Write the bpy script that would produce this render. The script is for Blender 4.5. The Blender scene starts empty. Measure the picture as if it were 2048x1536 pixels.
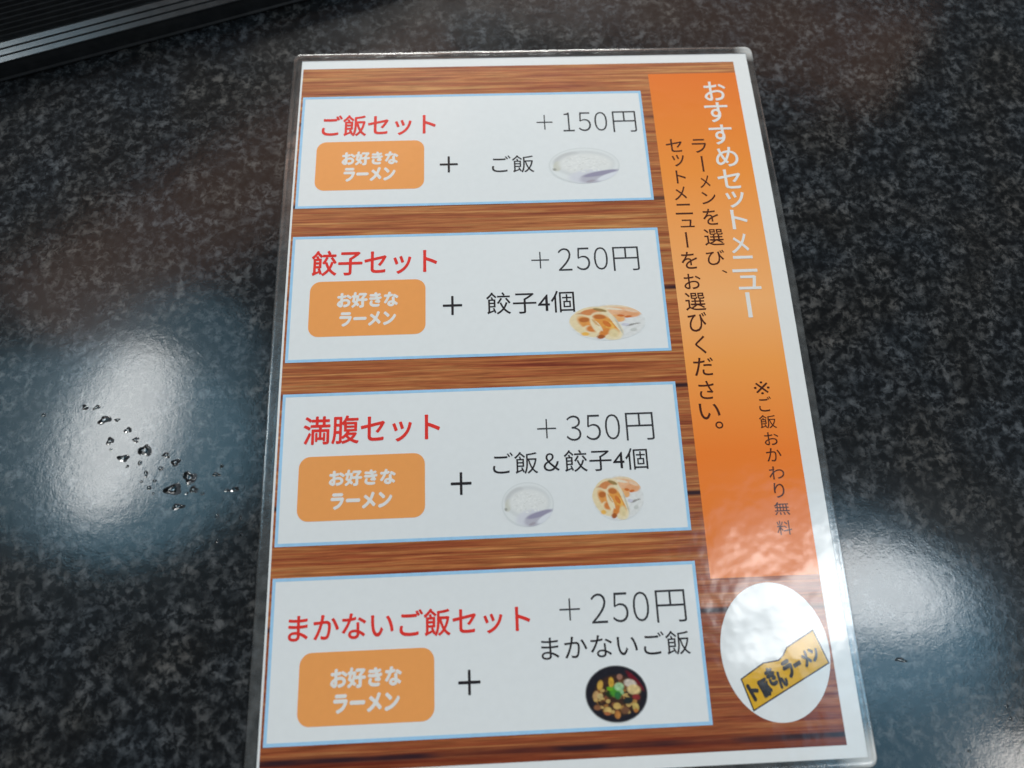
import bpy, bmesh, math, random
from mathutils import Vector, Matrix, noise

# ---------------------------------------------------------------- scene, camera, light
SC = bpy.context.scene
COL = SC.collection
MM = 0.001
PI = math.pi
random.seed(4)

SC.render.engine = 'CYCLES'
SC.view_settings.view_transform = 'Standard'
SC.view_settings.look = 'None'
SC.view_settings.exposure = 0.0
SC.view_settings.gamma = 1.0
SC.view_settings.use_curve_mapping = False
SC.cycles.max_bounces = 8
SC.cycles.transparent_max_bounces = 12
SC.cycles.caustics_reflective = False
SC.cycles.caustics_refractive = False

cam_d = bpy.data.cameras.new('camera')
cam = bpy.data.objects.new('camera', cam_d)
COL.objects.link(cam)
SC.camera = cam
cam_d.sensor_width = 36.0
cam_d.lens = 19.608
cam_d.clip_start = 0.01
cam_d.clip_end = 50.0
RIGHT = Vector((0.99906252, -0.03943387, 0.01786202))
DOWN = Vector((-0.03395230, -0.96972487, -0.24182829))
FWD = Vector((0.02685747, 0.24099513, -0.97015464))
M = Matrix((RIGHT, -DOWN, -FWD)).transposed().to_4x4()
M.translation = Vector((85.915, -213.281, 218.901)) * MM
cam.matrix_world = M
cam_d.dof.use_dof = True
cam_d.dof.focus_distance = 0.229
cam_d.dof.aperture_fstop = 4.8

world = bpy.data.worlds.new('World')
SC.world = world
world.use_nodes = True
wn = world.node_tree
wn.nodes['Background'].inputs['Color'].default_value = (0.80, 0.90, 1.0, 1)
wn.nodes['Background'].inputs['Strength'].default_value = 0.06


def lamp(name, loc, target, size, size_y, power, color, shape='ELLIPSE', spread=180):
    d = bpy.data.lights.new(name, 'AREA')
    d.shape = shape
    d.size = size * MM
    d.size_y = size_y * MM
    d.energy = power
    d.color = color
    d.spread = math.radians(spread)
    o = bpy.data.objects.new(name, d)
    COL.objects.link(o)
    o.location = Vector(loc) * MM
    v = (Vector(target) - Vector(loc)).normalized()
    o.rotation_euler = v.to_track_quat('-Z', 'Y').to_euler()
    return o


# ceiling fixtures of the room: two round ones whose mirror images show in the table,
# then lights added for its blue halos and brown bands, and to light the page
lamp('ceiling_lamp', (-1065, 115, 1500), (80, -150, 0), 560, 235, 3.4, (1.0, 0.97, 0.93))
lamp('ceiling_lamp', (1165, -440, 1500), (80, -150, 0), 250, 370, 2.5, (1.0, 0.98, 0.95))
lamp('ceiling_lamp', (880, -505, 1500), (80, -150, 0), 230, 300, 2.3, (1.0, 0.98, 0.95))
lamp('ceiling_lamp', (1590, -1010, 1500), (80, -150, 0), 260, 320, 2.4, (1.0, 0.97, 0.93))
lamp('halo_light', (-1120, 60, 1560), (80, -150, 0), 640, 900, 1.7, (0.34, 0.74, 1.0))  # blue lights added to give the halos around the lamp reflections
lamp('halo_light', (-1010, 150, 1600), (80, -150, 0), 940, 560, 1.6, (0.34, 0.74, 1.0))
lamp('halo_light', (1060, -460, 1560), (80, -150, 0), 560, 740, 1.6, (0.26, 0.68, 1.0))
lamp('halo_light', (1260, -720, 1600), (80, -150, 0), 820, 480, 1.6, (0.26, 0.68, 1.0))
lamp('brown_band_light', (-700, 960, 1500), (80, -100, 0), 1700, 330, 1.0, (1.0, 0.60, 0.44), 'RECTANGLE')  # warm lights added for the brown bands reflected in the table
lamp('brown_band_light', (760, 1720, 1500), (80, -100, 0), 1900, 340, 0.95, (1.0, 0.58, 0.42), 'RECTANGLE')
lamp('page_fill_light', (-100, 2350, 900), (100, -100, 0), 1600, 800, 99.0, (1.0, 0.99, 0.95), 'RECTANGLE')  # added fill lamp for the page, placed outside the table's reflections

# ---------------------------------------------------------------- measured layout, page millimetres (x right, y down)
D = {
    'panel': [[2.21, 20.84, 157.19, 78.85], [2.14, 92.42, 157.14, 148.04], [1.15, 160.99, 157.43, 218.69], [1.39, 229.75, 157.43, 284.56]],
    'head': [[11.29, 31.37, 62.05, 42.46], [10.37, 99.41, 62.36, 110.63], [10.6, 170.34, 63.03, 181.12], [8.36, 242.47, 94.9, 251.57]],
    'btn': [[9.44, 45.5, 57.04, 70.31], [10.14, 113.4, 57.65, 137.57], [9.33, 185.85, 57.27, 209.98], [12.82, 255.32, 60.31, 278.92]],
    'b1': [[21.06, 51.05, 45.3, 57.6], [21.68, 118.73, 46.19, 125.11], [21.17, 191.51, 45.9, 197.17], [24.13, 260.96, 48.57, 267.07]],
    'b2': [[22.2, 59.34, 44.08, 65.71], [22.97, 127.46, 45.28, 133.12], [22.15, 200.16, 44.56, 205.71], [25.46, 269.37, 47.89, 274.94]],
    'plus': [[64.04, 54.44, 71.76, 62.49], [64.85, 121.54, 72.55, 129.73], [67.15, 193.95, 74.79, 202.22], [68.81, 263.39, 76.41, 271.28]],
    'item': [[86.89, 54.56, 105.64, 63.48], [82.63, 120.4, 119.14, 130.15], [83.26, 186.92, 143.22, 195.36], [98.52, 253.49, 152.2, 261.53]],
    'pp': [[107.92, 33.35, 115.15, 41.34], [102.15, 102.46, 109.66, 110.08], [100.95, 174.41, 108.38, 182.02], [105.83, 240.97, 113.31, 248.47]],
    'num': [[119.32, 32.31, 140.14, 42.51], [113.49, 101.03, 134.59, 111.48], [112.34, 173.4, 133.49, 183.39], [117.37, 239.69, 138.65, 249.88]],
    'yen': [[142.66, 32.11, 153.43, 43.43], [136.76, 101.15, 147.81, 112.21], [135.78, 173.09, 146.79, 184.05], [141.13, 239.48, 152.1, 250.61]],
    'rice': [[111.91, 51.31, 143.95, 69.82], [85.99, 198.46, 106.0, 215.05]],
    'gyoza': [[116.22, 127.12, 147.96, 142.84], [120.57, 197.25, 140.48, 213.96]],
    'bowl': [113.13, 263.98, 135.42, 282.49],
    'title': [['お', [187.01, 16.45, 197.12, 27.1]], ['す', [185.94, 28.28, 196.58, 39.1]], ['す', [186.35, 40.68, 196.67, 51.18]], ['め', [187.44, 52.85, 197.41, 62.9]], ['セ', [186.75, 64.59, 196.93, 74.17]], ['ッ', [189.08, 75.93, 197.05, 83.72]], ['ト', [189.96, 85.0, 196.79, 94.24]], ['メ', [188.05, 96.64, 195.46, 105.64]], ['ニ', [187.0, 107.1, 197.41, 114.44]], ['ュ', [188.67, 116.19, 197.98, 122.32]], ['ー', [190.01, 123.9, 193.36, 134.78]]],
    'instr': [['ラ', [177.47, 48.09, 184.0, 55.42]], ['ー', [180.41, 57.14, 181.54, 65.26]], ['メ', [178.43, 67.26, 183.06, 73.61]], ['ン', [178.23, 75.6, 184.55, 81.75]], ['を', [177.6, 84.02, 184.38, 91.94]], ['選', [176.86, 93.91, 185.32, 101.78]], ['び', [176.62, 103.92, 184.55, 110.91]], ['、', [182.38, 113.34, 184.72, 114.72]], ['セ', [165.62, 47.79, 173.04, 54.69]], ['ッ', [167.56, 56.19, 173.08, 62.31]], ['ト', [168.28, 64.33, 172.61, 70.99]], ['メ', [166.43, 72.55, 171.89, 79.46]], ['ニ', [165.98, 81.24, 173.48, 86.5]], ['ュ', [167.39, 88.98, 173.49, 92.75]], ['ー', [168.9, 95.1, 169.59, 102.37]], ['を', [165.76, 104.4, 172.6, 112.32]], ['お', [165.69, 114.61, 172.88, 121.56]], ['選', [165.18, 123.18, 173.64, 131.1]], ['び', [165.4, 131.88, 173.24, 140.39]], ['く', [167.1, 142.09, 171.49, 149.83]], ['だ', [165.4, 151.48, 173.6, 159.09]], ['さ', [166.34, 161.2, 172.58, 168.69]], ['い', [165.51, 170.43, 173.83, 176.86]], ['。', [171.21, 177.79, 174.39, 180.65]]],
    'note': [['※', [188.64, 162.18, 195.02, 167.52]], ['ご', [189.66, 168.38, 194.86, 174.53]], ['飯', [188.88, 175.89, 195.62, 181.27]], ['お', [189.84, 182.8, 195.52, 187.89]], ['か', [189.74, 189.01, 195.68, 194.24]], ['わ', [189.74, 196.16, 195.68, 201.12]], ['り', [190.7, 202.47, 194.79, 208.11]], ['無', [189.81, 209.7, 195.7, 214.52]], ['料', [189.84, 216.58, 195.47, 221.8]]],
    'oval': [163.02, 238.45, 202.47, 285.04],
    'sign': [[169.19, 270.53], [177.84, 265.7], [183.48, 265.01], [185.47, 263.36], [187.14, 260.88], [197.49, 255.61], [201.42, 266.56], [172.27, 280.65]],
    'signtext': [['ト', [173.16, 274.5], 15.234970116020158, 33.985702566506504], ['豚', [177.31, 273.55], 19.336692839564048, 33.985702566506504], ['き', [179.95, 270.05], 16.406890894175554, 35.1576233446619], ['ん', [183.51, 271.06], 17.57881167233095, 31.64186101019571], ['ラ', [186.57, 267.85], 17.57881167233095, 33.985702566506504], ['ー', [189.89, 266.45], 15.234970116020158, 7.031524668932381], ['メ', [193.38, 264.76], 15.234970116020158, 29.29801945388492], ['ン', [196.64, 263.25], 16.406890894175554, 26.954177897574127]],
    'drops': [[-68.58, 167.87, 2.73, 1.87], [-76.86, 162.56, 1.52, 1.11], [-72.3, 162.72, 1.52, 0.95], [-58.98, 172.25, 1.66, 1.3], [-63.73, 168.05, 1.21, 0.78], [-65.35, 176.32, 1.8, 1.53], [-55.49, 176.26, 1.56, 1.17], [-51.4, 180.5, 2.7, 2.74], [-59.4, 183.23, 2.33, 1.75], [-64.63, 179.58, 0.6, 0.61], [-57.52, 186.43, 0.77, 0.66], [-52.92, 185.28, 0.89, 1.06], [-43.1, 182.63, 1.56, 1.28], [-39.21, 185.61, 1.85, 1.69], [-44.63, 187.69, 1.07, 0.96], [-50.04, 189.58, 0.89, 1.49], [-51.47, 192.49, 0.74, 0.59], [-46.47, 192.38, 0.89, 0.59], [-48.24, 194.97, 1.03, 0.89], [-46.53, 197.09, 0.74, 0.44], [-33.25, 191.7, 2.82, 2.83], [-39.02, 195.92, 3.4, 2.71], [-31.34, 196.21, 1.83, 1.53], [-33.85, 197.58, 0.89, 0.59], [-27.94, 197.93, 1.03, 0.59], [-36.58, 202.43, 2.93, 1.16], [-18.88, 196.98, 1.18, 0.74], [-15.94, 196.8, 2.08, 1.03], [-21.6, 206.49, 0.94, 0.87], [-12.76, 207.41, 0.73, 0.72], [-18.21, 208.63, 0.58, 0.43], [-11.99, 213.73, 0.87, 0.71], [-20.8, 215.64, 0.72, 0.57], [-23.25, 190.89, 1.79, 0.9], [-21.44, 187.67, 0.9, 0.75], [-92.47, 165.01, 0.97, 0.82], [229.39, 267.39, 2.59, 0.75], [264.63, 284.05, 0.89, 0.6], [264.91, 288.29, 0.75, 0.59], [247.58, 297.58, 0.8, 0.58]],
    'case_line': [[-137.1, 8.3], [-3.02, -34.98]],
}
DROP_LABELS = [
    'teardrop shaped water drop at the upper left end of the main spill trail',
    'faint small water drop farthest up the spill trail, left of its neighbour',
    'faint small water drop at the top of the spill trail, just above the teardrop',
    'small water drop below and right of the teardrop, upper one of a pair',
    'tiny flat water drop just right of the teardrop',
    'middling water drop on the left edge of the trail, below the teardrop',
    'small water drop above left of the big pointed drop',
    'big pointed water drop in the middle of the spill trail',
    'wide water drop left of and below the big pointed drop',
    'pinhead water drop under the left edge drop',
    'tiny water drop just under the wide drop',
    'tiny upright water drop below the big pointed drop',
    'small water drop right of the big pointed drop, upper of two',
    'rounder water drop right of the big pointed drop, lower of two',
    'small round water drop between the trail and the two largest drops',
    'thin upright water drop in the middle of the lower trail',
    'pinhead water drop on the left of the lower trail',
    'pinhead water drop on the right of the lower trail',
    'small water drop near the bottom of the lower trail',
    'flat pinhead water drop at the very bottom of the lower trail',
    'largest upper water drop of the clear cluster towards the menu edge',
    'widest water drop, lower left of the clear cluster towards the menu edge',
    'middling water drop at the right of the clear cluster',
    'pinhead water drop between the two lower drops of the cluster',
    'flat tiny water drop just right of the clear cluster',
    'long thin water drop lying below the clear cluster',
    'small water drop between the clear cluster and the menu edge',
    'elongated water drop nearest the left film edge of the menu',
    'small water drop below right of the long thin drop',
    'tiny water drop close beside the left film edge, lower right of its neighbour',
    'pinhead water drop between two small drops near the film edge',
    'small water drop farthest down beside the left film edge',
    'tiny water drop lowest of all left of the menu',
    'flat water drop above right of the clear cluster',
    'small water drop above right of the flat one, near the edge of the glare',
    'lone small water drop far left of the spill',
    'thin water streak right of the menu, below the lamp glare',
    'tiny water drop near the right edge of the photo, upper of two',
    'tiny water drop near the right edge of the photo, lower of two',
    'tiny water drop near the bottom right, beside the lowest lamp glare',
]

# ---------------------------------------------------------------- helpers
SHEET_L, SHEET_W, ARCH = 297.0, 210.0, 3.263
BASE = 0.35                                  # the sheet's underside above the table, mm


def arch(v):
    """height of the card along its length: a low bulge that runs out almost flat at the near end"""
    t = min(max(v / SHEET_L, 0.0), 1.0)
    z = ARCH * 4 * t * (1 - t)
    t0 = 0.74
    if t > t0:
        z0, s0 = ARCH * 4 * t0 * (1 - t0), ARCH * 4 * (1 - 2 * t0)
        d, k = 1 - t0, (t - t0) / (1 - t0)
        z = ((2 * k ** 3 - 3 * k ** 2 + 1) * z0 + (k ** 3 - 2 * k ** 2 + k) * d * s0
             + (-2 * k ** 3 + 3 * k ** 2) * z0 * 0.82 + (k ** 3 - k ** 2) * d * 0.04 * ARCH * 4)
    return z


def on_sheet(u, v, layer):
    """page millimetres -> world metres; the card bulges gently along its length"""
    wave = 0.12 * math.sin(v * 0.043 + 0.5) * math.sin(u * 0.021)
    # a little buckling of the film in the near right corner
    g = math.exp(-((u - 188) / 34) ** 2 - ((v - 252) / 30) ** 2)
    wave += g * 0.08 * (math.sin(v * 0.21 + u * 0.07 + 1.2) + 0.6 * math.sin(u * 0.19 - v * 0.09 + 1.0))
    return Vector((u, -v, arch(v) + wave + BASE + layer * 0.018)) * MM


def link_mesh(name, verts, faces, mats, parent=None, smooth=False, face_mats=None):
    me = bpy.data.meshes.new(name)
    me.from_pydata([tuple(p) for p in verts], [], faces)
    for m in (mats if isinstance(mats, (list, tuple)) else [mats]):
        me.materials.append(m)
    if face_mats:
        for p, k in zip(me.polygons, face_mats):
            p.material_index = k
    if smooth:
        for p in me.polygons:
            p.use_smooth = True
    me.update()
    o = bpy.data.objects.new(name, me)
    COL.objects.link(o)
    if parent:
        o.parent = parent
    return o


def thing(name, label, cat, loc=(0, 0, 0), group=None):
    o = bpy.data.objects.new(name, None)
    COL.objects.link(o)
    o.empty_display_size = 0.02
    o.location = loc
    o['label'] = label
    o['category'] = cat
    if group:
        o['group'] = group
    return o


def page_grid(name, x0, y0, x1, y1, layer, mat, parent, step=2.0, warp=None):
    nx = max(1, int(round((x1 - x0) / step)))
    ny = max(1, int(round((y1 - y0) / step)))
    vs, fs = [], []
    for j in range(ny + 1):
        for i in range(nx + 1):
            u, v = x0 + (x1 - x0) * i / nx, y0 + (y1 - y0) * j / ny
            if warp:
                u, v = warp(u, v)
            vs.append(on_sheet(u, v, layer))
    for j in range(ny):
        for i in range(nx):
            a = j * (nx + 1) + i
            fs.append((a, a + nx + 1, a + nx + 2, a + 1))
    return link_mesh(name, vs, fs, mat, parent, True)


def page_frame(name, x0, y0, x1, y1, w, layer, mat, parent, step=3.0):
    """a printed outline of width w just inside the box"""
    xs = [x0, x0 + w] + [x0 + w + (x1 - x0 - 2 * w) * k / 50 for k in range(1, 50)] + [x1 - w, x1]
    ys = [y0, y0 + w] + [y0 + w + (y1 - y0 - 2 * w) * k / 20 for k in range(1, 20)] + [y1 - w, y1]
    vs = [on_sheet(u, v, layer) for v in ys for u in xs]
    n = len(xs)
    fs = []
    for j in range(len(ys) - 1):
        for i in range(n - 1):
            if 0 < i < n - 2 and 0 < j < len(ys) - 2:
                continue
            a = j * n + i
            fs.append((a, a + n, a + n + 1, a + 1))
    return link_mesh(name, vs, fs, mat, parent, True)


def page_poly(name, pts, layer, mat, parent, rings=9):
    """printed patch from an outline (page mm), meshed in rings so that it follows the card"""
    edge = []
    n = len(pts)
    for k in range(n):
        a, c = pts[k], pts[(k + 1) % n]
        m = max(1, int(math.hypot(c[0] - a[0], c[1] - a[1]) / 1.6))
        edge += [(a[0] + (c[0] - a[0]) * i / m, a[1] + (c[1] - a[1]) * i / m) for i in range(m)]
    cx, cy = (min(p[0] for p in pts) + max(p[0] for p in pts)) / 2, (min(p[1] for p in pts) + max(p[1] for p in pts)) / 2
    m = len(edge)
    vs = [on_sheet(cx, cy, layer)]
    fs = []
    for r in range(1, rings + 1):
        t = r / rings
        vs += [on_sheet(cx + (u - cx) * t, cy + (v - cy) * t, layer) for u, v in edge]
    for k in range(m):
        q = (k + 1) % m
        fs.append((0, 1 + k, 1 + q))
        for r in range(rings - 1):
            a = 1 + r * m
            fs.append((a + k, a + m + k, a + m + q, a + q))
    o = link_mesh(name, vs, fs, mat, parent, True)
    bm = bmesh.new()
    bm.from_mesh(o.data)
    bm.normal_update()
    bmesh.ops.reverse_faces(bm, faces=[f for f in bm.faces if f.normal.z < 0])
    bm.to_mesh(o.data)
    bm.free()
    return o


def round_rect(x0, y0, x1, y1, r, n=7):
    pts = []
    for cx, cy, a0 in ((x1 - r, y0 + r, -90), (x1 - r, y1 - r, 0), (x0 + r, y1 - r, 90), (x0 + r, y0 + r, 180)):
        for k in range(n + 1):
            a = math.radians(a0 + 90 * k / n)
            pts.append((cx + r * math.cos(a), cy + r * math.sin(a)))
    return pts


_cache = {}


def glyph_mesh(text, weight):
    """outline of a string in Blender's own typeface: 2D points and faces"""
    key = (text, weight)
    if key in _cache:
        return _cache[key]
    cu = bpy.data.curves.new('lettering', 'FONT')
    cu.body = text
    cu.size = 1.0
    cu.resolution_u = 4
    cu.offset = weight
    o = bpy.data.objects.new('lettering', cu)
    COL.objects.link(o)
    dg = bpy.context.evaluated_depsgraph_get()
    dg.update()
    me = bpy.data.meshes.new_from_object(o.evaluated_get(dg))
    pts = [(v.co.x, v.co.y) for v in me.vertices]
    fcs = [tuple(p.vertices) for p in me.polygons]
    bpy.data.objects.remove(o)
    bpy.data.curves.remove(cu)
    bpy.data.meshes.remove(me)
    _cache[key] = (pts, fcs)
    return pts, fcs


def lettering(name, runs, layer, mat, parent):
    """runs: (text, box, weight, options) set into boxes given in page mm -> ONE printed mesh"""
    vs, fs = [], []
    strikes = []
    for text, box, weight, opt in runs:
        if weight > 0.004:                                 # heavy face: struck several times, slightly apart
            k = 0
            for dx, dy in ((-1, .3), (1, -.3), (.2, -1), (-.2, 1), (-.6, -.6), (.6, .6)):
                strikes.append((text, box, 0.0, opt, dx * weight, dy * weight, k * 0.13))
                k += 1
        else:
            strikes.append((text, box, weight, opt, 0.0, 0.0, 0.0))
    for text, box, weight, opt, ex, ey, lift in strikes:
        pts, fcs = glyph_mesh(text, weight)
        if 'turn' in opt:                                  # long-vowel bar of a vertical column
            pts = [(-y, -x) for x, y in pts]
            fcs = [tuple(reversed(f)) for f in fcs]
            pts = [(-x, y) for x, y in pts]
            fcs = [tuple(reversed(f)) for f in fcs]
        lo = (min(p[0] for p in pts), min(p[1] for p in pts))
        hi = (max(p[0] for p in pts), max(p[1] for p in pts))
        em = 1.0 / max(hi[1] - lo[1], 0.35)
        b = len(vs)
        if 'at' in opt:                                    # centre, width, height, angle
            (cx, cy), w, h, ang = opt['at']
            ca, sa = math.cos(ang), math.sin(ang)
            for x, y in pts:
                px = ((x - lo[0]) / max(hi[0] - lo[0], 1e-6) - 0.5) * w
                py = -((y - lo[1]) / max(hi[1] - lo[1], 1e-6) - 0.5) * h
                px += ex * em * h
                py += ey * em * h
                vs.append(on_sheet(cx + ca * px + sa * py, cy - sa * px + ca * py, layer + lift))
        else:
            x0, y0, x1, y1 = box
            ox = ex * em * (y1 - y0)
            oy = ey * em * (y1 - y0)
            x0, x1, y0, y1 = x0 + ox, x1 + ox, y0 + oy, y1 + oy
            for x, y in pts:
                tx = (x - lo[0]) / max(hi[0] - lo[0], 1e-6)
                ty = (y - lo[1]) / max(hi[1] - lo[1], 1e-6)
                vs.append(on_sheet(x0 + (x1 - x0) * tx, y1 + (y0 - y1) * ty, layer + lift))
        fs += [tuple(i + b for i in f) for f in fcs]
    o = link_mesh(name, vs, fs, mat, parent, False)
    bm = bmesh.new()
    bm.from_mesh(o.data)
    bm.normal_update()
    bmesh.ops.reverse_faces(bm, faces=[f for f in bm.faces if f.normal.z < 0])
    bmesh.ops.delete(bm, geom=[f for f in bm.faces if f.calc_area() < 1e-12 or abs(f.normal.z) < 0.7], context='FACES_ONLY')
    bm.to_mesh(o.data)
    bm.free()
    return o


# ---------------------------------------------------------------- materials
def new_mat(name):
    m = bpy.data.materials.new(name)
    m.use_nodes = True
    nt = m.node_tree
    return m, nt, nt.nodes['Principled BSDF']


def nd(nt, kind, **kw):
    n = nt.nodes.new(kind)
    for k, v in kw.items():
        if k in n.inputs:
            n.inputs[k].default_value = v
        else:
            setattr(n, k, v)
    return n


def ramp(nt, src, stops, interp='LINEAR'):
    r = nt.nodes.new('ShaderNodeValToRGB')
    r.color_ramp.interpolation = interp
    e = r.color_ramp.elements
    while len(e) < len(stops):
        e.new(0.5)
    for k, (p, c) in enumerate(stops):
        e[k].position = p
        e[k].color = (c[0], c[1], c[2], 1) if isinstance(c, (tuple, list)) else (c, c, c, 1)
    nt.links.new(src, r.inputs[0])
    return r.outputs[0]


def laminate_coat(nt, b):
    """clear pouch film over every printed colour: one gloss, with its slight orange peel"""
    tc = nd(nt, 'ShaderNodeNewGeometry')
    n1 = nd(nt, 'ShaderNodeTexNoise', Scale=75.0, Detail=2.0)
    n2 = nd(nt, 'ShaderNodeTexNoise', Scale=900.0, Detail=2.0)
    nt.links.new(tc.outputs['Position'], n1.inputs['Vector'])
    nt.links.new(tc.outputs['Position'], n2.inputs['Vector'])
    b1 = nd(nt, 'ShaderNodeBump', Strength=1.0, Distance=0.00028)
    b2 = nd(nt, 'ShaderNodeBump', Strength=0.5, Distance=0.000018)
    nt.links.new(n1.outputs['Fac'], b1.inputs['Height'])
    nt.links.new(n2.outputs['Fac'], b2.inputs['Height'])
    nt.links.new(b1.outputs['Normal'], b2.inputs['Normal'])
    nt.links.new(b2.outputs['Normal'], b.inputs['Coat Normal'])
    b.inputs['Roughness'].default_value = 0.6
    b.inputs['Specular IOR Level'].default_value = 0.1
    b.inputs['Coat Weight'].default_value = 1.0
    b.inputs['Coat Roughness'].default_value = 0.13
    b.inputs['Coat IOR'].default_value = 1.5


def ink(name, rgb, vary=0.05):
    m, nt, b = new_mat(name)
    tc = nd(nt, 'ShaderNodeNewGeometry')
    n = nd(nt, 'ShaderNodeTexNoise', Scale=350.0, Detail=4.0)
    nt.links.new(tc.outputs['Position'], n.inputs['Vector'])
    c = ramp(nt, n.outputs['Fac'], [(0.3, tuple(x * (1 - vary) for x in rgb)), (0.7, tuple(min(1, x * (1 + vary)) for x in rgb))])
    nt.links.new(c, b.inputs['Base Color'])
    laminate_coat(nt, b)
    return m


M_PAPER = ink('white_paper', (0.80, 0.82, 0.82), 0.012)
M_PANEL = ink('white_print', (0.79, 0.815, 0.82), 0.012)
M_BLUE = ink('pale_blue_ink', (0.36, 0.62, 0.86), 0.05)
M_RED = ink('red_ink', (0.78, 0.040, 0.030), 0.10)
M_BUTTON = ink('light_orange_ink', (0.89, 0.365, 0.105), 0.012)
M_WHITE_INK = ink('white_lettering', (0.80, 0.79, 0.76), 0.02)
M_BLACK = ink('black_ink', (0.022, 0.019, 0.022), 0.15)
M_GREY = ink('thin_black_ink', (0.045, 0.045, 0.05), 0.15)
M_BROWN = ink('dark_brown_ink', (0.075, 0.018, 0.008), 0.12)
M_YELLOW = ink('yellow_ink', (0.72, 0.40, 0.012), 0.06)


def wood_mat():
    m, nt, b = new_mat('printed_wood_grain')
    tc = nd(nt, 'ShaderNodeNewGeometry')

    def streak(sx, sy, detail, rough, off=0.0, dist=0.0):
        mp = nd(nt, 'ShaderNodeMapping')
        mp.inputs['Scale'].default_value = (sx, sy, 1)
        mp.inputs['Location'].default_value = (off, off * 1.7, 0)
        nt.links.new(tc.outputs['Position'], mp.inputs['Vector'])
        n = nd(nt, 'ShaderNodeTexNoise', Scale=1.0, Detail=detail, Roughness=rough, Distortion=dist)
        nt.links.new(mp.outputs['Vector'], n.inputs['Vector'])
        return n.outputs['Fac']

    base = ramp(nt, streak(13, 520, 5, 0.66, 3.1, 0.5),
                [(0.28, (0.20, 0.036, 0.018)), (0.41, (0.36, 0.092, 0.034)), (0.53, (0.48, 0.165, 0.055)), (0.68, (0.64, 0.31, 0.11))])
    fine = ramp(nt, streak(50, 1500, 3, 0.7, 7.7, 0.3), [(0.32, 0.58), (0.68, 1.22)])
    mix = nd(nt, 'ShaderNodeMixRGB', blend_type='MULTIPLY', Fac=0.85)
    nt.links.new(base, mix.inputs[1])
    nt.links.new(fine, mix.inputs[2])
    # tint by plank, darker and redder towards the near end
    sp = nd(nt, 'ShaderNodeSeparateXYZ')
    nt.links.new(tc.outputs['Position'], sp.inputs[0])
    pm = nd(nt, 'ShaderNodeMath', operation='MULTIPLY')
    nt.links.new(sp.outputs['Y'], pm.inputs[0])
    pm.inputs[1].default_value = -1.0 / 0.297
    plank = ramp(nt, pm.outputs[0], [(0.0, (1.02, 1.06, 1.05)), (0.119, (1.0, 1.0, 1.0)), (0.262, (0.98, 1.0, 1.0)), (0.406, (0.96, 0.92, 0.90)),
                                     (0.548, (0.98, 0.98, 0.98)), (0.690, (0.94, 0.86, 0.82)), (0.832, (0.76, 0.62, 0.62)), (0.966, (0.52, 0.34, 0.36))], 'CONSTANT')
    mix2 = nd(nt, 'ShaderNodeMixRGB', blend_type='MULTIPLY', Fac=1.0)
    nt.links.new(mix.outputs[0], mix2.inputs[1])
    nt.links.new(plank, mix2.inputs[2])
    # dark joints between the printed boards
    sep = nd(nt, 'ShaderNodeSeparateXYZ')
    nt.links.new(tc.outputs['Position'], sep.inputs[0])
    md = nd(nt, 'ShaderNodeMath', operation='MULTIPLY_ADD')
    nt.links.new(sep.outputs['Y'], md.inputs[0])
    md.inputs[1].default_value = -1.0 / 0.0423
    md.inputs[2].default_value = 0.657
    fr = nd(nt, 'ShaderNodeMath', operation='FRACT')
    nt.links.new(md.outputs[0], fr.inputs[0])
    gap = ramp(nt, fr.outputs[0], [(0.0, 0.0), (0.470, 0.0), (0.490, 1.0), (0.512, 1.0), (0.535, 0.0), (1.0, 0.0)])
    brk = ramp(nt, streak(22, 40, 2, 0.6, 5.0), [(0.40, 0.25), (0.56, 1.0)])
    mg = nd(nt, 'ShaderNodeMath', operation='MULTIPLY')
    nt.links.new(gap, mg.inputs[0])
    nt.links.new(brk, mg.inputs[1])
    mix3 = nd(nt, 'ShaderNodeMixRGB')
    nt.links.new(mg.outputs[0], mix3.inputs[0])
    nt.links.new(mix2.outputs[0], mix3.inputs[1])
    mix3.inputs[2].default_value = (0.035, 0.012, 0.016, 1)
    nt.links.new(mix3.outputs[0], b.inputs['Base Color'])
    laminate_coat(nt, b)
    return m


def banner_mat():
    """printed two-tone orange: the ink runs dark - light - dark down the strip"""
    m, nt, b = new_mat('orange_gradient_ink')
    tc = nd(nt, 'ShaderNodeNewGeometry')
    sep = nd(nt, 'ShaderNodeSeparateXYZ')
    nt.links.new(tc.outputs['Position'], sep.inputs[0])
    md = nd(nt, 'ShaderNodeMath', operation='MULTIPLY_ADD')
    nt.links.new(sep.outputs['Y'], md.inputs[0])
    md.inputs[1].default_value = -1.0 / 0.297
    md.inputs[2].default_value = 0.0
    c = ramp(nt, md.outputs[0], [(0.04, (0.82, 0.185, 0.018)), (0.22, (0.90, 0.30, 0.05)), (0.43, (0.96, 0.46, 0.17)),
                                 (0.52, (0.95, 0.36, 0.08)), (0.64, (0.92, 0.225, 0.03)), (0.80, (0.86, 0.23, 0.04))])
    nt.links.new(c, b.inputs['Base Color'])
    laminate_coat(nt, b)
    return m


def print_photo_mat():
    m, nt, b = new_mat('printed_food_picture')
    at = nd(nt, 'ShaderNodeVertexColor', layer_name='print')
    nt.links.new(at.outputs['Color'], b.inputs['Base Color'])
    laminate_coat(nt, b)
    return m


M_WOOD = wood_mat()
M_BANNER = banner_mat()
M_PHOTO = print_photo_mat()


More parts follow.
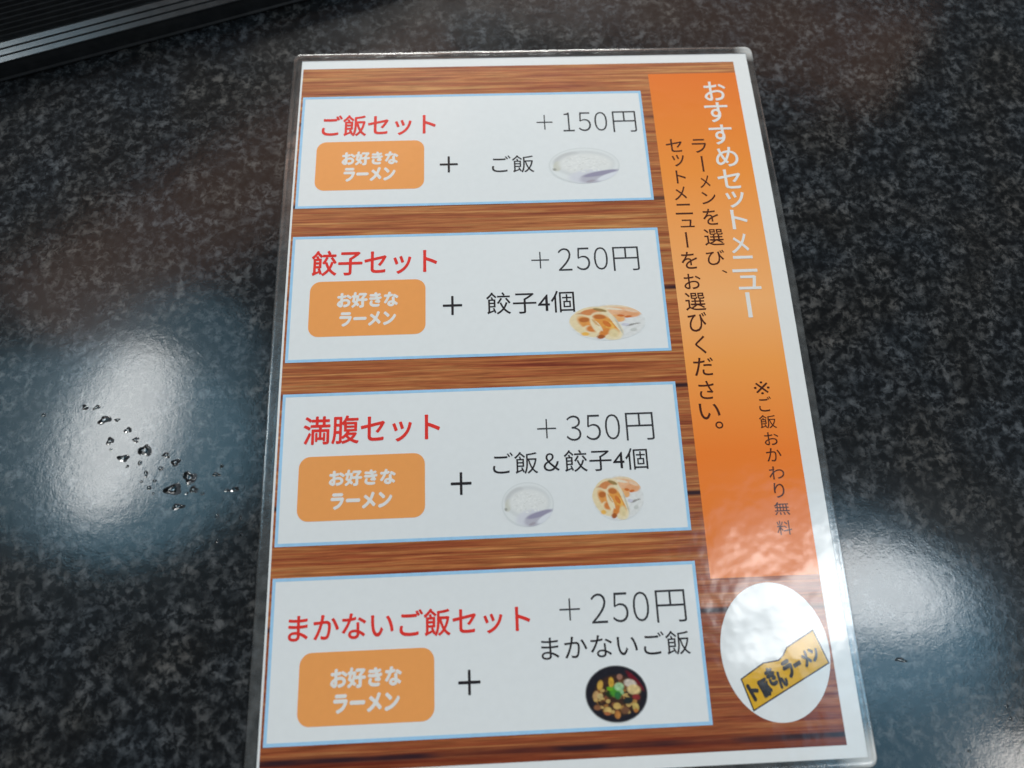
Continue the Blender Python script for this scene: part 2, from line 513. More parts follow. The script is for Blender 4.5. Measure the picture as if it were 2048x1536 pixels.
def film_mat():
    """thin clear pouch film: see-through, with a reflecting skin and a faint milky tint"""
    m = bpy.data.materials.new('clear_laminate_film')
    m.use_nodes = True
    nt = m.node_tree
    nt.nodes.clear()
    out = nd(nt, 'ShaderNodeOutputMaterial')
    tr = nd(nt, 'ShaderNodeBsdfTransparent')
    tr.inputs['Color'].default_value = (0.90, 0.92, 0.93, 1)
    df = nd(nt, 'ShaderNodeBsdfDiffuse')
    df.inputs['Color'].default_value = (0.70, 0.70, 0.68, 1)
    gl = nd(nt, 'ShaderNodeBsdfGlossy', Roughness=0.16)
    fr = nd(nt, 'ShaderNodeFresnel', IOR=1.5)
    tc = nd(nt, 'ShaderNodeNewGeometry')
    n = nd(nt, 'ShaderNodeTexNoise', Scale=160.0, Detail=3.0)
    nt.links.new(tc.outputs['Position'], n.inputs['Vector'])
    bp = nd(nt, 'ShaderNodeBump', Strength=1.0, Distance=0.00012)
    nt.links.new(n.outputs['Fac'], bp.inputs['Height'])
    nt.links.new(bp.outputs['Normal'], gl.inputs['Normal'])
    mx = nd(nt, 'ShaderNodeMixShader')
    haze = ramp(nt, n.outputs['Fac'], [(0.35, 0.035), (0.75, 0.11)])
    # corners of the pouch that have gone white with handling
    prev = haze
    for px, py, rad in ((0.2126, 0.0030, 0.0085), (0.2125, -0.2995, 0.014)):
        dist = nd(nt, 'ShaderNodeVectorMath', operation='DISTANCE')
        nt.links.new(tc.outputs['Position'], dist.inputs[0])
        dist.inputs[1].default_value = (px, py, 0.001)
        mr = nd(nt, 'ShaderNodeMapRange')
        nt.links.new(dist.outputs['Value'], mr.inputs['Value'])
        mr.inputs['From Min'].default_value = rad
        mr.inputs['From Max'].default_value = rad * 0.35
        mr.inputs['To Max'].default_value = 0.75
        ad = nd(nt, 'ShaderNodeMath', operation='ADD', use_clamp=True)
        nt.links.new(prev, ad.inputs[0])
        nt.links.new(mr.outputs['Result'], ad.inputs[1])
        prev = ad.outputs[0]
    nt.links.new(prev, mx.inputs[0])
    nt.links.new(tr.outputs[0], mx.inputs[1])
    nt.links.new(df.outputs[0], mx.inputs[2])
    m2 = nd(nt, 'ShaderNodeMixShader')
    fm = nd(nt, 'ShaderNodeMath', operation='MULTIPLY')
    nt.links.new(fr.outputs[0], fm.inputs[0])
    fm.inputs[1].default_value = 1.2
    nt.links.new(fm.outputs[0], m2.inputs[0])
    nt.links.new(mx.outputs[0], m2.inputs[1])
    nt.links.new(gl.outputs[0], m2.inputs[2])
    nt.links.new(m2.outputs[0], out.inputs['Surface'])
    return m


M_FILM = film_mat()


def table_mat():
    m, nt, b = new_mat('speckled_dark_stone')
    tc = nd(nt, 'ShaderNodeNewGeometry')
    pos = tc.outputs['Position']

    def noi(scale, detail, rough=0.55, dist=0.0, off=(0, 0, 0)):
        mp = nd(nt, 'ShaderNodeMapping')
        mp.inputs['Location'].default_value = off
        nt.links.new(pos, mp.inputs['Vector'])
        n = nd(nt, 'ShaderNodeTexNoise', Scale=scale, Detail=detail, Roughness=rough, Distortion=dist)
        nt.links.new(mp.outputs['Vector'], n.inputs['Vector'])
        return n.outputs['Fac']

    # mid-grey crystals threaded between near-black ones
    a = noi(300, 5, 0.66, 0.35)
    grain = ramp(nt, a, [(0.38, 0.0), (0.47, 0.14), (0.54, 0.55), (0.63, 1.0)])
    big = ramp(nt, noi(105, 4, 0.62, 0.3, (3, 1, 0)), [(0.36, 0.14), (0.47, 0.45), (0.60, 1.0)])
    mu = nd(nt, 'ShaderNodeMath', operation='MULTIPLY')
    nt.links.new(grain, mu.inputs[0])
    nt.links.new(big, mu.inputs[1])
    col = ramp(nt, mu.outputs[0], [(0.0, (0.0055, 0.0062, 0.0070)), (0.25, (0.023, 0.025, 0.0265)), (0.60, (0.053, 0.055, 0.056)), (1.0, (0.092, 0.094, 0.095))])
    hue = ramp(nt, noi(26, 2, 0.5, 0.0, (7, 2, 0)), [(0.38, (1.08, 1.0, 0.93)), (0.62, (0.90, 1.0, 1.12))])
    mx = nd(nt, 'ShaderNodeMixRGB', blend_type='MULTIPLY', Fac=0.8)
    nt.links.new(col, mx.inputs[1])
    nt.links.new(hue, mx.inputs[2])
    nt.links.new(mx.outputs[0], b.inputs['Base Color'])
    b.inputs['Roughness'].default_value = 0.30
    b.inputs['Specular IOR Level'].default_value = 0.15
    # worn polish: two glosses and tiny ripples
    r = ramp(nt, noi(40, 4, 0.6), [(0.3, 0.20), (0.7, 0.30)])
    nt.links.new(r, b.inputs['Roughness'])
    b.inputs['Coat Weight'].default_value = 0.9
    b.inputs['Coat Roughness'].default_value = 0.06
    b1 = nd(nt, 'ShaderNodeBump', Strength=0.7, Distance=0.000025)
    b2 = nd(nt, 'ShaderNodeBump', Strength=0.8, Distance=0.000036)
    nt.links.new(noi(1400, 3, 0.6), b1.inputs['Height'])
    nt.links.new(noi(300, 3, 0.6, 0.3, (5, 5, 0)), b2.inputs['Height'])
    nt.links.new(b1.outputs['Normal'], b2.inputs['Normal'])
    nt.links.new(b2.outputs['Normal'], b.inputs['Normal'])
    nt.links.new(b2.outputs['Normal'], b.inputs['Coat Normal'])
    return m


def case_mat():
    m, nt, b = new_mat('black_ribbed_plastic')
    tc = nd(nt, 'ShaderNodeNewGeometry')
    n = nd(nt, 'ShaderNodeTexNoise', Scale=220.0, Detail=4.0)
    nt.links.new(tc.outputs['Position'], n.inputs['Vector'])
    c = ramp(nt, n.outputs['Fac'], [(0.3, (0.010, 0.011, 0.012)), (0.7, (0.019, 0.020, 0.021))])
    nt.links.new(c, b.inputs['Base Color'])
    b.inputs['Coat Weight'].default_value = 1.0
    b.inputs['Coat Roughness'].default_value = 0.22
    b.inputs['Coat IOR'].default_value = 1.6
    r = ramp(nt, n.outputs['Fac'], [(0.3, 0.30), (0.7, 0.44)])
    nt.links.new(r, b.inputs['Roughness'])
    bp = nd(nt, 'ShaderNodeBump', Strength=0.4, Distance=0.0002)
    nt.links.new(n.outputs['Fac'], bp.inputs['Height'])
    nt.links.new(bp.outputs['Normal'], b.inputs['Normal'])
    return m


def water_mat():
    m, nt, b = new_mat('clear_water')
    b.inputs['Base Color'].default_value = (0.98, 0.99, 1, 1)
    b.inputs['Transmission Weight'].default_value = 1.0
    b.inputs['Roughness'].default_value = 0.02
    b.inputs['IOR'].default_value = 1.333
    tc = nd(nt, 'ShaderNodeNewGeometry')
    n = nd(nt, 'ShaderNodeTexNoise', Scale=400.0, Detail=1.0)
    nt.links.new(tc.outputs['Position'], n.inputs['Vector'])
    bp = nd(nt, 'ShaderNodeBump', Strength=0.3, Distance=0.0002)
    nt.links.new(n.outputs['Fac'], bp.inputs['Height'])
    nt.links.new(bp.outputs['Normal'], b.inputs['Normal'])
    return m


M_TABLE, M_CASE, M_WATER = table_mat(), case_mat(), water_mat()

# ---------------------------------------------------------------- the table
def tabletop():
    bm = bmesh.new()
    bmesh.ops.create_cube(bm, size=1.0)
    for v in bm.verts:
        v.co = Vector((0.08 + v.co.x * 1.5, -0.12 + v.co.y * 0.95, -0.0175 + v.co.z * 0.035))
    bmesh.ops.bevel(bm, geom=[e for e in bm.edges], offset=0.003, segments=2, affect='EDGES')
    me = bpy.data.meshes.new('tabletop')
    bm.to_mesh(me)
    bm.free()
    me.materials.append(M_TABLE)
    o = bpy.data.objects.new('tabletop', me)
    COL.objects.link(o)
    o['kind'] = 'structure'
    o['label'] = 'dark grey speckled stone-look tabletop with lamp reflections'
    return o


tabletop()

# ---------------------------------------------------------------- the laminated menu
MENU = thing('menu_card', 'laminated set menu with four white panels on wood grain, lying on the table', 'menu',
             on_sheet(105, 148.5, 0) * 0 + Vector((0, 0, 0)))

page_grid('paper_sheet', 0, 0, SHEET_W, SHEET_L, 0, M_PAPER, MENU)['label'] = 'white paper margin of the menu'


def film_rim():
    """sealed clear edge of the pouch, a closed thin ring with rounded corners and a slight lip"""
    x0, y0, x1, y1 = -4.2, -3.9, SHEET_W + 3.2, SHEET_L + 3.4
    n = 400
    r = 3.5
    prof_in = round_rect(-0.01, -0.01, SHEET_W + 0.01, SHEET_L + 0.01, 0.02, 7)
    prof_out = round_rect(x0, y0, x1, y1, r, 7)

    def densify(pts, per):
        out = []
        m = len(pts)
        for k in range(m):
            a, b = pts[k], pts[(k + 1) % m]
            d = math.hypot(b[0] - a[0], b[1] - a[1])
            c = per if d > 20 else 1
            out += [(a[0] + (b[0] - a[0]) * i / c, a[1] + (b[1] - a[1]) * i / c) for i in range(c)]
        return out
    pi_, po = densify(prof_in, 60), densify(prof_out, 60)
    rows = 10
    m = len(pi_)
    vs, fs = [], []
    for k in range(m):
        for side in (1, 0):
            for j in range(rows + 1):
                t = j / rows
                u = pi_[k][0] + (po[k][0] - pi_[k][0]) * t
                v = pi_[k][1] + (po[k][1] - pi_[k][1]) * t
                jit = 0.22 * noise.noise(Vector((u * 0.06, v * 0.06, 3)))
                u += jit * t
                v += jit * t
                th = 0.12 * (1 - t) + 0.17 * math.exp(-((t - 0.74) / 0.26) ** 2) + 0.02
                drop = 0.10 * t * t + 0.25 * t * noise.noise(Vector((u * 0.035, v * 0.035, 9)))
                p = on_sheet(u, v, 0)
                p.z = max(p.z - drop * MM * 0.6 + (th if side else -0.03) * MM, (0.06 + (0.1 if side else 0)) * MM)
                vs.append(p)
    w = 2 * (rows + 1)
    for k in range(m):
        a, b = k * w, ((k + 1) % m) * w
        for j in range(rows):
            fs.append((a + j, b + j, b + j + 1, a + j + 1))
            q = rows + 1
            fs.append((a + q + j, a + q + j + 1, b + q + j + 1, b + q + j))
        fs.append((a + rows, b + rows, b + 2 * rows + 1, a + 2 * rows + 1))
    o = link_mesh('laminate_film', vs, fs, M_FILM, MENU, True)
    o['label'] = 'clear sealed plastic edge around the menu'
    bm = bmesh.new()
    bm.from_mesh(o.data)
    bmesh.ops.recalc_face_normals(bm, faces=bm.faces)
    bm.to_mesh(o.data)
    bm.free()
    return o


film_rim()
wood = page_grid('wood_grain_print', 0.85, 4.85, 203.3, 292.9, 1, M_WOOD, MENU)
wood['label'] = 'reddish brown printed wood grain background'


# printed food pictures: colour fields of a small blurry print, one value per vertex
def food_print(name, box, blobs, base, parent, n=70, grain=0.04, label=None, seed=0, angle=0.0):
    x0, y0, x1, y1 = box
    cx, cy, rx, ry = (x0 + x1) / 2, (y0 + y1) / 2, (x1 - x0) / 2, (y1 - y0) / 2
    vs, fs, cols = [], [], []
    idx = {}
    rings, segs = n // 2, n * 2

    def colour(px, py):
        c = list(base)
        for bx, by, sx, sy, ang, rgb, hard in blobs:
            ca, sa = math.cos(ang), math.sin(ang)
            dx, dy = px - bx, py - by
            ex, ey = (ca * dx + sa * dy) / sx, (-sa * dx + ca * dy) / sy
            d = math.sqrt(ex * ex + ey * ey)
            w = min(1.0, max(0.0, (1.0 - d) * hard + 0.5))
            w = w * w * (3 - 2 * w)
            for k in range(3):
                c[k] += (rgb[k] - c[k]) * w
        g = 1 + grain * noise.noise(Vector((px * 9, py * 9, seed))) * 2
        return [min(1, max(0, v * g)) for v in c]

    for j in range(rings + 1):
        for i in range(segs if j else 1):
            a, r = 2 * PI * i / segs, j / rings
            px, py = r * math.cos(a), r * math.sin(a)
            idx[(j, i)] = len(vs)
            vs.append(on_sheet(cx + rx * px, cy + ry * py, 4))
            cols.append(colour(px, py))
    for i in range(segs):
        fs.append((idx[(0, 0)], idx[(1, (i + 1) % segs)], idx[(1, i)]))
    for j in range(1, rings):
        for i in range(segs):
            k = (i + 1) % segs
            fs.append((idx[(j, i)], idx[(j, k)], idx[(j + 1, k)], idx[(j + 1, i)]))
    o = link_mesh(name, vs, fs, M_PHOTO, parent, True)
    ca_ = o.data.color_attributes.new('print', 'FLOAT_COLOR', 'POINT')
    for k, c in enumerate(cols):
        ca_.data[k].color = (c[0], c[1], c[2], 1)
    bm = bmesh.new()
    bm.from_mesh(o.data)
    bm.normal_update()
    bmesh.ops.reverse_faces(bm, faces=[f for f in bm.faces if f.normal.z < 0])
    bm.to_mesh(o.data)
    bm.free()
    if label:
        o['label'] = label
    return o


W_ = (0.79, 0.815, 0.82)
RICE = [(0, 0, 0.99, 0.99, 0, (0.66, 0.69, 0.69), 14),
        (0, -0.01, 0.95, 0.94, 0, (0.775, 0.80, 0.80), 12),
        (0.02, -0.08, 0.84, 0.74, 0, (0.68, 0.70, 0.70), 6),
        (-0.50, -0.40, 0.24, 0.46, 0.75, (0.60, 0.61, 0.61), 2.4),
        (-0.74, 0.02, 0.12, 0.28, 0.1, (0.63, 0.63, 0.56), 2.4),
        (-0.83, 0.20, 0.055, 0.07, 0, (0.36, 0.36, 0.32), 2.4),
        (0.04, -0.08, 0.74, 0.58, 0.05, (0.775, 0.785, 0.77), 3.5),
        (0.10, 0.62, 0.56, 0.36, -0.2, (0.68, 0.69, 0.74), 2),
        (0.22, 0.70, 0.38, 0.28, -0.45, (0.49, 0.48, 0.55), 2),
        (0.44, 0.46, 0.52, 0.12, -0.32, (0.33, 0.31, 0.42), 2.4),
        (0.72, 0.62, 0.45, 0.15, -0.55, (0.74, 0.76, 0.81), 2.4),
        (0.14, 0.88, 0.13, 0.06, -0.4, (0.40, 0.37, 0.42), 2)]
_g = random.Random(5)
for k in range(90):
    a_, rr = _g.uniform(0, 2 * PI), math.sqrt(_g.random())
    t_ = _g.choice((0.70, 0.74, 0.82, 0.84))
    RICE.insert(8, (0.02 + 0.66 * rr * math.cos(a_), -0.10 + 0.46 * rr * math.sin(a_), 0.055, 0.026, _g.uniform(0, 3.1), (t_, t_ + 0.008, t_ - 0.012), 2.4))
O1, O2, O3 = (0.74, 0.27, 0.055), (0.62, 0.16, 0.035), (0.84, 0.45, 0.16)
CR, PK = (0.81, 0.67, 0.42), (0.82, 0.47, 0.27)
BR, YE = (0.40, 0.11, 0.025), (0.86, 0.47, 0.10)
GYOZA = [(0, 0, 0.985, 0.985, 0, (0.735, 0.75, 0.745), 14),
         (0.28, 0.10, 0.66, 0.80, 0, (0.75, 0.755, 0.74), 4),
         # two dumplings at the back, pale pinkish
         (0.30, -0.60, 0.62, 0.32, 0.20, (0.80, 0.64, 0.44), 5),
         (0.34, -0.56, 0.56, 0.25, 0.22, PK, 4), (0.58, -0.40, 0.28, 0.18, 0.1, (0.78, 0.38, 0.19), 3),
         (0.28, -0.20, 0.17, 0.22, -0.5, (0.82, 0.42, 0.17), 3), (0.36, -0.34, 0.10, 0.06, 0.3, O2, 2), (0.55, -0.27, 0.10, 0.06, -0.3, O2, 2),
         (0.12, -0.74, 0.30, 0.06, 0.25, (0.82, 0.72, 0.56), 3), (0.64, -0.60, 0.20, 0.07, 0.5, (0.82, 0.58, 0.40), 3),
         # the one behind left
         (-0.40, -0.52, 0.46, 0.34, -0.35, CR, 6), (-0.40, -0.58, 0.30, 0.17, -0.3, (0.66, 0.25, 0.09), 4),
         (-0.78, -0.42, 0.17, 0.08, -0.7, (0.56, 0.21, 0.10), 3), (-0.17, -0.68, 0.20, 0.07, 0.5, (0.34, 0.22, 0.08), 3),
         # front left dumpling
         (-0.56, 0.16, 0.36, 0.70, -0.42, CR, 6), (-0.50, 0.08, 0.20, 0.48, -0.45, (0.76, 0.32, 0.08), 2.2), (-0.56, 0.30, 0.09, 0.16, 0.5, CR, 1.8), (-0.42, 0.34, 0.14, 0.17, 0, (0.68, 0.22, 0.05), 1.6),
         (-0.60, -0.16, 0.14, 0.13, 0, (0.50, 0.15, 0.035), 1.8), (-0.72, 0.42, 0.09, 0.20, -0.5, (0.80, 0.66, 0.40), 3), (-0.60, 0.62, 0.10, 0.10, 0, YE, 2),
         # front middle dumpling, the brownest
         (-0.04, 0.22, 0.36, 0.82, -0.28, (0.83, 0.71, 0.47), 7), (-0.04, 0.14, 0.25, 0.62, -0.36, (0.77, 0.33, 0.07), 2.4), (0.06, 0.32, 0.11, 0.32, -0.1, YE, 3),
         (-0.20, -0.30, 0.17, 0.13, 0.3, (0.55, 0.17, 0.04), 1.8), (-0.02, 0.10, 0.08, 0.20, -0.4, (0.66, 0.19, 0.035), 2.5), (-0.10, 0.56, 0.12, 0.26, 0.4, (0.70, 0.24, 0.05), 1.8),
         (-0.20, 0.80, 0.10, 0.12, 0.4, BR, 3), (-0.24, 0.20, 0.05, 0.30, -0.30, (0.84, 0.74, 0.52), 3), (-0.31, 0.02, 0.03, 0.22, -0.42, (0.66, 0.40, 0.17), 1.6),
         (0.20, 0.00, 0.07, 0.62, -0.30, (0.80, 0.72, 0.52), 4), (0.29, 0.22, 0.03, 0.50, -0.2, (0.58, 0.55, 0.46), 2),
         (0.14, 0.62, 0.13, 0.24, 0.0, (0.78, 0.64, 0.36), 1.6),
         # blue-grey brush mark of the plate
         (0.58, 0.20, 0.13, 0.04, -0.35, (0.28, 0.27, 0.26), 2), (0.70, 0.14, 0.16, 0.035, -0.25, (0.34, 0.33, 0.31), 2),
         (0.46, 0.16, 0.10, 0.08, 0, (0.62, 0.61, 0.69), 2), (0.66, 0.46, 0.08, 0.10, 0.6, (0.60, 0.61, 0.58), 2)]
_r = random.Random(11)
BOWL = [(0, 0, 0.985, 0.985, 0, (0.014, 0.013, 0.020), 16),
        (0.02, 0.05, 0.74, 0.70, 0, (0.050, 0.022, 0.014), 5),
        (0.62, -0.42, 0.42, 0.09, 0.95, (0.15, 0.008, 0.018), 2)]
for k in range(70):
    a_, rr = _r.uniform(0, 2 * PI), 0.68 * math.sqrt(_r.random())
    tone = _r.choice([(0.30, 0.13, 0.035), (0.42, 0.22, 0.06), (0.12, 0.05, 0.018), (0.035, 0.022, 0.014), (0.20, 0.07, 0.03), (0.50, 0.33, 0.11)])
    BOWL.append((rr * math.cos(a_), 0.05 + rr * math.sin(a_), _r.uniform(.05, .10), _r.uniform(.04, .08), _r.uniform(0, 3), tone, 2.0))
BOWL += [(-0.50, -0.32, 0.09, 0.17, 0.2, (0.62, 0.36, 0.07), 2), (-0.14, -0.40, 0.085, 0.18, 0, (0.60, 0.34, 0.04), 2),
         (0.14, -0.58, 0.09, 0.10, 0, (0.34, 0.16, 0.11), 1.8), (0.46, -0.34, 0.20, 0.14, 0.4, (0.60, 0.52, 0.44), 2),
         (0.56, -0.12, 0.21, 0.17, 0.2, (0.70, 0.52, 0.24), 2), (0.62, 0.14, 0.12, 0.10, 0.2, (0.26, 0.03, 0.03), 1.8),
         (-0.66, 0.02, 0.09, 0.15, 0.3, (0.52, 0.31, 0.13), 1.8), (-0.52, 0.06, 0.09, 0.10, 0, (0.56, 0.42, 0.18), 1.8),
         (0.36, 0.25, 0.14, 0.12, 0, (0.016, 0.024, 0.024), 1.8), (-0.22, -0.02, 0.12, 0.14, 0, (0.022, 0.035, 0.010), 1.8),
         (0.00, -0.08, 0.20, 0.20, 0.4, (0.07, 0.30, 0.03), 2), (0.10, -0.24, 0.15, 0.14, 0, (0.34, 0.55, 0.30), 1.8),
         (0.16, -0.10, 0.06, 0.14, -0.3, (0.30, 0.52, 0.26), 1.6), (-0.20, -0.18, 0.10, 0.07, 0.3, (0.12, 0.36, 0.015), 1.6),
         (0.04, 0.06, 0.10, 0.13, 0, (0.03, 0.16, 0.05), 1.6),
         (-0.31, 0.55, 0.12, 0.11, 0.2, (0.66, 0.45, 0.15), 2), (-0.33, 0.66, 0.10, 0.06, 0.2, (0.40, 0.13, 0.05), 1.6),
         (-0.01, 0.42, 0.12, 0.11, 0, (0.64, 0.42, 0.13), 2), (-0.01, 0.72, 0.09, 0.13, 0, (0.50, 0.20, 0.05), 2),
         (0.58, 0.48, 0.10, 0.14, -0.2, (0.54, 0.40, 0.12), 2), (0.58, 0.60, 0.07, 0.07, 0, (0.45, 0.17, 0.04), 1.6),
         (-0.63, 0.44, 0.11, 0.09, 0, (0.27, 0.11, 0.05), 1.6), (0.24, 0.58, 0.13, 0.12, 0, (0.18, 0.08, 0.04), 1.6)]

def digits(txt, box, weight):
    """full-width figures, each in its own slot"""
    x0, y0, x1, y1 = box
    slots = ((0.0, 0.275), (0.366, 0.64), (0.72, 1.0))
    return [(chr(ord(ch) + 0xFEE0), [x0 + (x1 - x0) * a + (0.6 if ch == '1' else 0), y0, x0 + (x1 - x0) * e, y1], weight, {}) for ch, (a, e) in zip(txt, slots)]


SETS = [
    dict(head='ご飯セット', num='150', item=[('ご飯',)], plabel='top white panel, the rice set at 150 yen'),
    dict(head='餃子セット', num='250', plabel='second white panel, the dumpling set at 250 yen'),
    dict(head='満腹セット', num='350', plabel='third white panel, the full belly set at 350 yen'),
    dict(head='まかないご飯セット', num='250', plabel='bottom white panel, the staff rice set at 250 yen'),
]
ITEMS = ['ご飯', '餃子4個', 'ご飯＆餃子4個', 'まかないご飯']
for k, s in enumerate(SETS):
    x0, y0, x1, y1 = D['panel'][k]
    x0, x1 = 1.75, 157.2
    pn = page_grid('set_panel', x0, y0, x1, y1, 2, M_PANEL, MENU)
    pn['label'] = s['plabel']
    page_frame('panel_border', x0, y0, x1, y1, 1.15, 3, M_BLUE, pn)
    lettering('set_name', [(s['head'], D['head'][k], 0.016, {})], 4, M_RED, pn)
    lettering('price', [('＋', D['pp'][k], -0.008, {}), *digits(s['num'], D['num'][k], -0.011), ('円', D['yen'][k], -0.010, {})], 4, M_GREY, pn)
    bx = D['btn'][k]
    page_poly('ramen_button', round_rect(bx[0], bx[1], bx[2], bx[3], 4.3), 3, M_BUTTON, pn)
    page_frame_pts = round_rect(bx[0], bx[1], bx[2], bx[3], 4.3)
    lettering('button_lettering', [('お好きな', D['b1'][k], 0.048, {}), ('ラーメン', D['b2'][k], 0.052, {})], 4, M_WHITE_INK, pn)
    lettering('plus_sign', [('＋', D['plus'][k], 0.012, {})], 4, M_BLACK, pn)
    lettering('item_name', [(ITEMS[k], D['item'][k], 0.001, {})], 4, M_BLACK, pn)
    if k in (0, 2):
        food_print('rice_picture', D['rice'][0 if k == 0 else 1], RICE, W_, pn, grain=0.006, seed=1,
                   label='printed picture of a white bowl of rice')
    if k in (1, 2):
        food_print('dumpling_picture', D['gyoza'][k - 1], GYOZA, W_, pn, seed=2, grain=0.05,
                   label='printed picture of fried dumplings on a plate')
    if k == 3:
        food_print('rice_bowl_picture', D['bowl'], BOWL, W_, pn, seed=3, grain=0.14,
                   label='printed picture of a black bowl of topped rice with green onion')

# orange strip with the title
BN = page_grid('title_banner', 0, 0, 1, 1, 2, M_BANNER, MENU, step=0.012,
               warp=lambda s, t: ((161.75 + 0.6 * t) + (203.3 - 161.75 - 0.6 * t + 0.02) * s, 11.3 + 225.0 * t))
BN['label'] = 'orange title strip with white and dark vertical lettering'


def column(rows, weight, turn='ー'):
    return [(ch, b, weight, {'turn': 1} if ch in turn else {}) for ch, b in rows]


def fix_bar(rows, half):
    out = []
    for ch, b in rows:
        if ch == 'ー':
            c = (b[0] + b[2]) / 2
            b = [c - half, b[1], c + half, b[3]]
        out.append((ch, b))
    return out


lettering('title_lettering', column(fix_bar(D['title'], 0.80), 0.011), 4, M_WHITE_INK, BN)
lettering('instruction_lettering', column(fix_bar(D['instr'], 0.45), 0.004), 4, M_BROWN, BN)
lettering('note_lettering', [(ch, bx_, -0.014 if ch == '※' else 0.002, {}) for ch, bx_ in D['note']], 4, M_BROWN, BN)

# oval shop badge with its tilted yellow name sign
x0, y0, x1, y1 = D['oval']
BADGE = page_poly('shop_badge', [((x0 + x1) / 2 + (x1 - x0) / 2 * math.cos(2 * PI * k / 96), (y0 + y1) / 2 + (y1 - y0) / 2 * math.sin(2 * PI * k / 96))
                                 for k in range(96)], 2, M_PANEL, MENU, 20)
BADGE['label'] = 'white oval badge with a tilted yellow name sign'
sg = [tuple(p) for p in D['sign']]
cxs, cys = sum(p[0] for p in sg) / len(sg), sum(p[1] for p in sg) / len(sg)


def grow(pts, d):
    out = []
    n = len(pts)
    for k in range(n):
        a, b, c = Vector(pts[k - 1]), Vector(pts[k]), Vector(pts[(k + 1) % n])
        n1 = Vector((-(b - a).y, (b - a).x)).normalized()
        n2 = Vector((-(c - b).y, (c - b).x)).normalized()
        nn = (n1 + n2)
        nn = nn / max(nn.length_squared / 2, 0.4)
        out.append(tuple(b - nn * d * SGN))
    return out


SGN = 1.0 if sum(sg[k - 1][0] * sg[k][1] - sg[k][0] * sg[k - 1][1] for k in range(len(sg))) > 0 else -1.0
page_poly('sign_outline', grow(sg, 0.28), 3, M_BLACK, BADGE)
page_poly('name_sign', grow(sg, -0.18), 4, M_YELLOW, BADGE)
ang = math.atan2(280.44 - 266.27, 201.37 - 172.37)
lettering('sign_lettering', [(ch, None, 0.060, {'at': (c, w * 0.172, h * 0.158, ang)}) for ch, c, w, h in D['signtext']], 8, M_BLACK, BADGE)

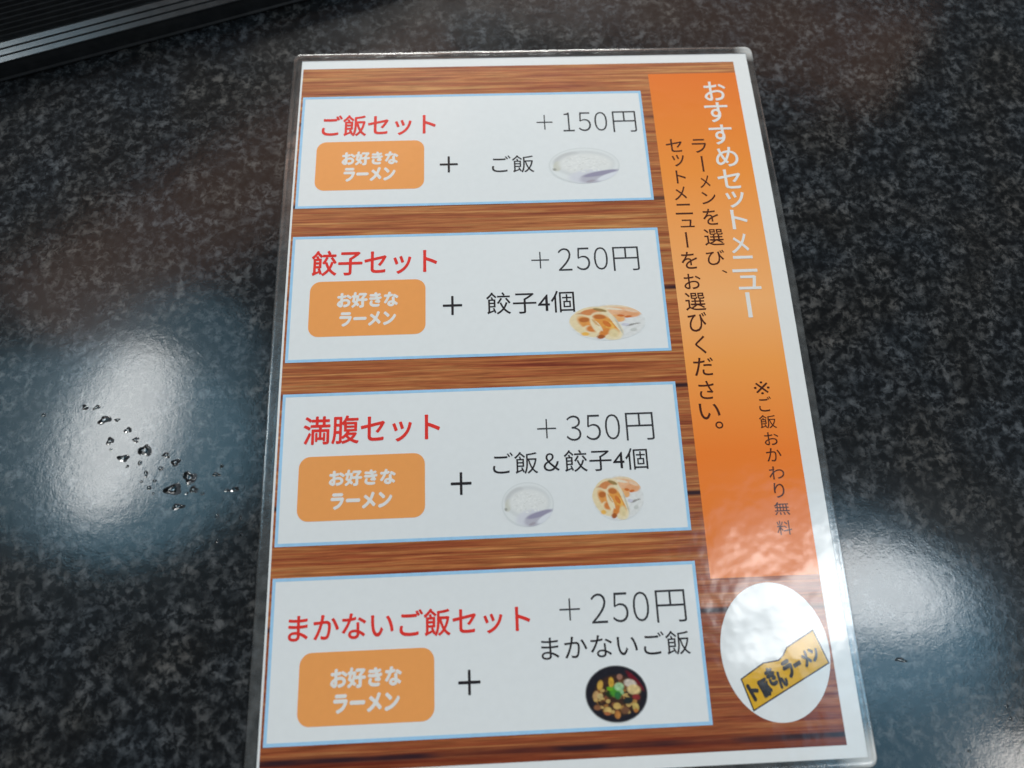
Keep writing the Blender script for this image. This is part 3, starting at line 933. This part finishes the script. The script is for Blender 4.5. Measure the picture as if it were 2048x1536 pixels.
# ---------------------------------------------------------------- ribbed black case in the far left corner
def ribbed_case():
    a, b = Vector(D['case_line'][0]), Vector(D['case_line'][1])
    p0 = Vector((a.x, -a.y, 0))
    d = Vector((b.x - a.x, -(b.y - a.y), 0)).normalized()
    nrm = Vector((-d.y, d.x, 0))                      # away from the viewer
    if nrm.y < 0:
        nrm = -nrm
    case = thing('ribbed_case', 'black ribbed plastic case with bluish shining front edge in the far left corner', 'case',
                 tuple(p0 * MM))
    s0, s1 = -150.0, 330.0
    HT = 13.0

    def sweep(name, prof, label=None, closed=True):
        """profile points (inward distance, height) swept along the case"""
        vs, fs = [], []
        for s in (s0, s1):
            for q, h in prof:
                vs.append((d * s + nrm * q + Vector((0, 0, h))) * MM)
        n = len(prof)
        for k in range(n):
            fs.append((k, (k + 1) % n, n + (k + 1) % n, n + k))
        fs.append(tuple(range(n - 1, -1, -1)))
        fs.append(tuple(range(n, 2 * n)))
        o = link_mesh(name, vs, fs, M_CASE, case)
        bm = bmesh.new()
        bm.from_mesh(o.data)
        bmesh.ops.recalc_face_normals(bm, faces=bm.faces)
        bm.to_mesh(o.data)
        bm.free()
        if label:
            o['label'] = label
        return o

    # body with a foot lip
    sweep('case_body', [(0.0, 0.05), (-0.5, 0.5), (-0.5, 1.0), (0.3, 1.5), (0.5, 5.0), (0.8, HT - 5.2), (95, HT - 5.2), (95, 0.05)])
    # sloping front edge in three stepped bands
    e = [(0.3, HT - 5.1), (0.1, HT - 4.7)]
    steps = 3
    run, rise = 2.75, 0.90
    q, h = 0.1, HT - 4.7
    for k in range(steps):
        e += [(q + 0.25, h + 0.25), (q + run - 0.45, h + rise - 0.10), (q + run - 0.25, h + rise - 0.45), (q + run, h + rise - 0.40)]
        q += run
        h += rise
    e += [(q + 0.3, h - 1.2), (q + 0.3, HT - 5.1)]
    sweep('front_edge', e, 'stepped sloping edge of the case catching blue light')
    q_end = q + 0.3
    # ribbed lid
    lid = [(q_end, HT - 5.1)]
    pitch = D['pitch']
    top = HT - 3.2
    x = q_end
    while x < 92:
        lid += [(x + 0.05, top), (x + pitch * 0.62, top), (x + pitch * 0.68, top + 1.5), (x + pitch * 0.76, top + 1.8), (x + pitch * 0.86, top + 1.5), (x + pitch * 0.97, top)]
        x += pitch
    lid += [(x, top), (x, HT - 5.1)]
    sweep('ribbed_lid', lid, 'ribbed black top of the case')
    return case


D['pitch'] = 3.1
ribbed_case()

# ---------------------------------------------------------------- spilled water
def drop_mesh(rx, ry, seed):
    rnd = random.Random(seed)
    ph = [rnd.uniform(0, 2 * PI) for _ in range(4)]
    big = max(rx, ry)
    irregular = 0.10 if big < 1.2 else 0.26
    rx, ry = rx * 0.88, ry * 0.88
    height = min(rx, ry) * (0.17 if big < 1.5 else 0.24)
    vs, fs = [], []
    seg, rings = 28, 9
    vs.append((0, 0, height * MM))
    for j in range(1, rings + 1):
        t = j / rings
        for i in range(seg):
            a = 2 * PI * i / seg
            w = 1 + irregular * (0.6 * math.sin(2 * a + ph[0]) + 0.7 * math.sin(3 * a + ph[1]) + 0.25 * math.sin(5 * a + ph[2])) * t
            z = height * (1 - t ** 3.2) - (0.02 if j == rings else 0)
            vs.append((rx * w * t * math.cos(a) * MM, ry * w * t * math.sin(a) * MM, z * MM))
    b = len(vs)
    vs.append((0, 0, -0.02 * MM))
    for i in range(seg):
        fs.append((0, 1 + i, 1 + (i + 1) % seg))
    for j in range(rings - 1):
        for i in range(seg):
            p, q = 1 + j * seg + i, 1 + j * seg + (i + 1) % seg
            fs.append((p, p + seg, q + seg, q))
    for i in range(seg):
        p = 1 + (rings - 1) * seg
        fs.append((b, p + (i + 1) % seg, p + i))
    return vs, fs


for k, (u, v, rx, ry) in enumerate(D['drops']):
    vs, fs = drop_mesh(rx, ry, 100 + k)
    o = link_mesh('water_drop', vs, fs, M_WATER, None, True)
    o.location = Vector((u, -v, 0.021)) * MM
    o.rotation_euler.z = random.Random(k).uniform(-0.3, 0.3)
    o['label'] = DROP_LABELS[k]
    o['category'] = 'water drop'
    o['group'] = 'water drops spilled on the table'
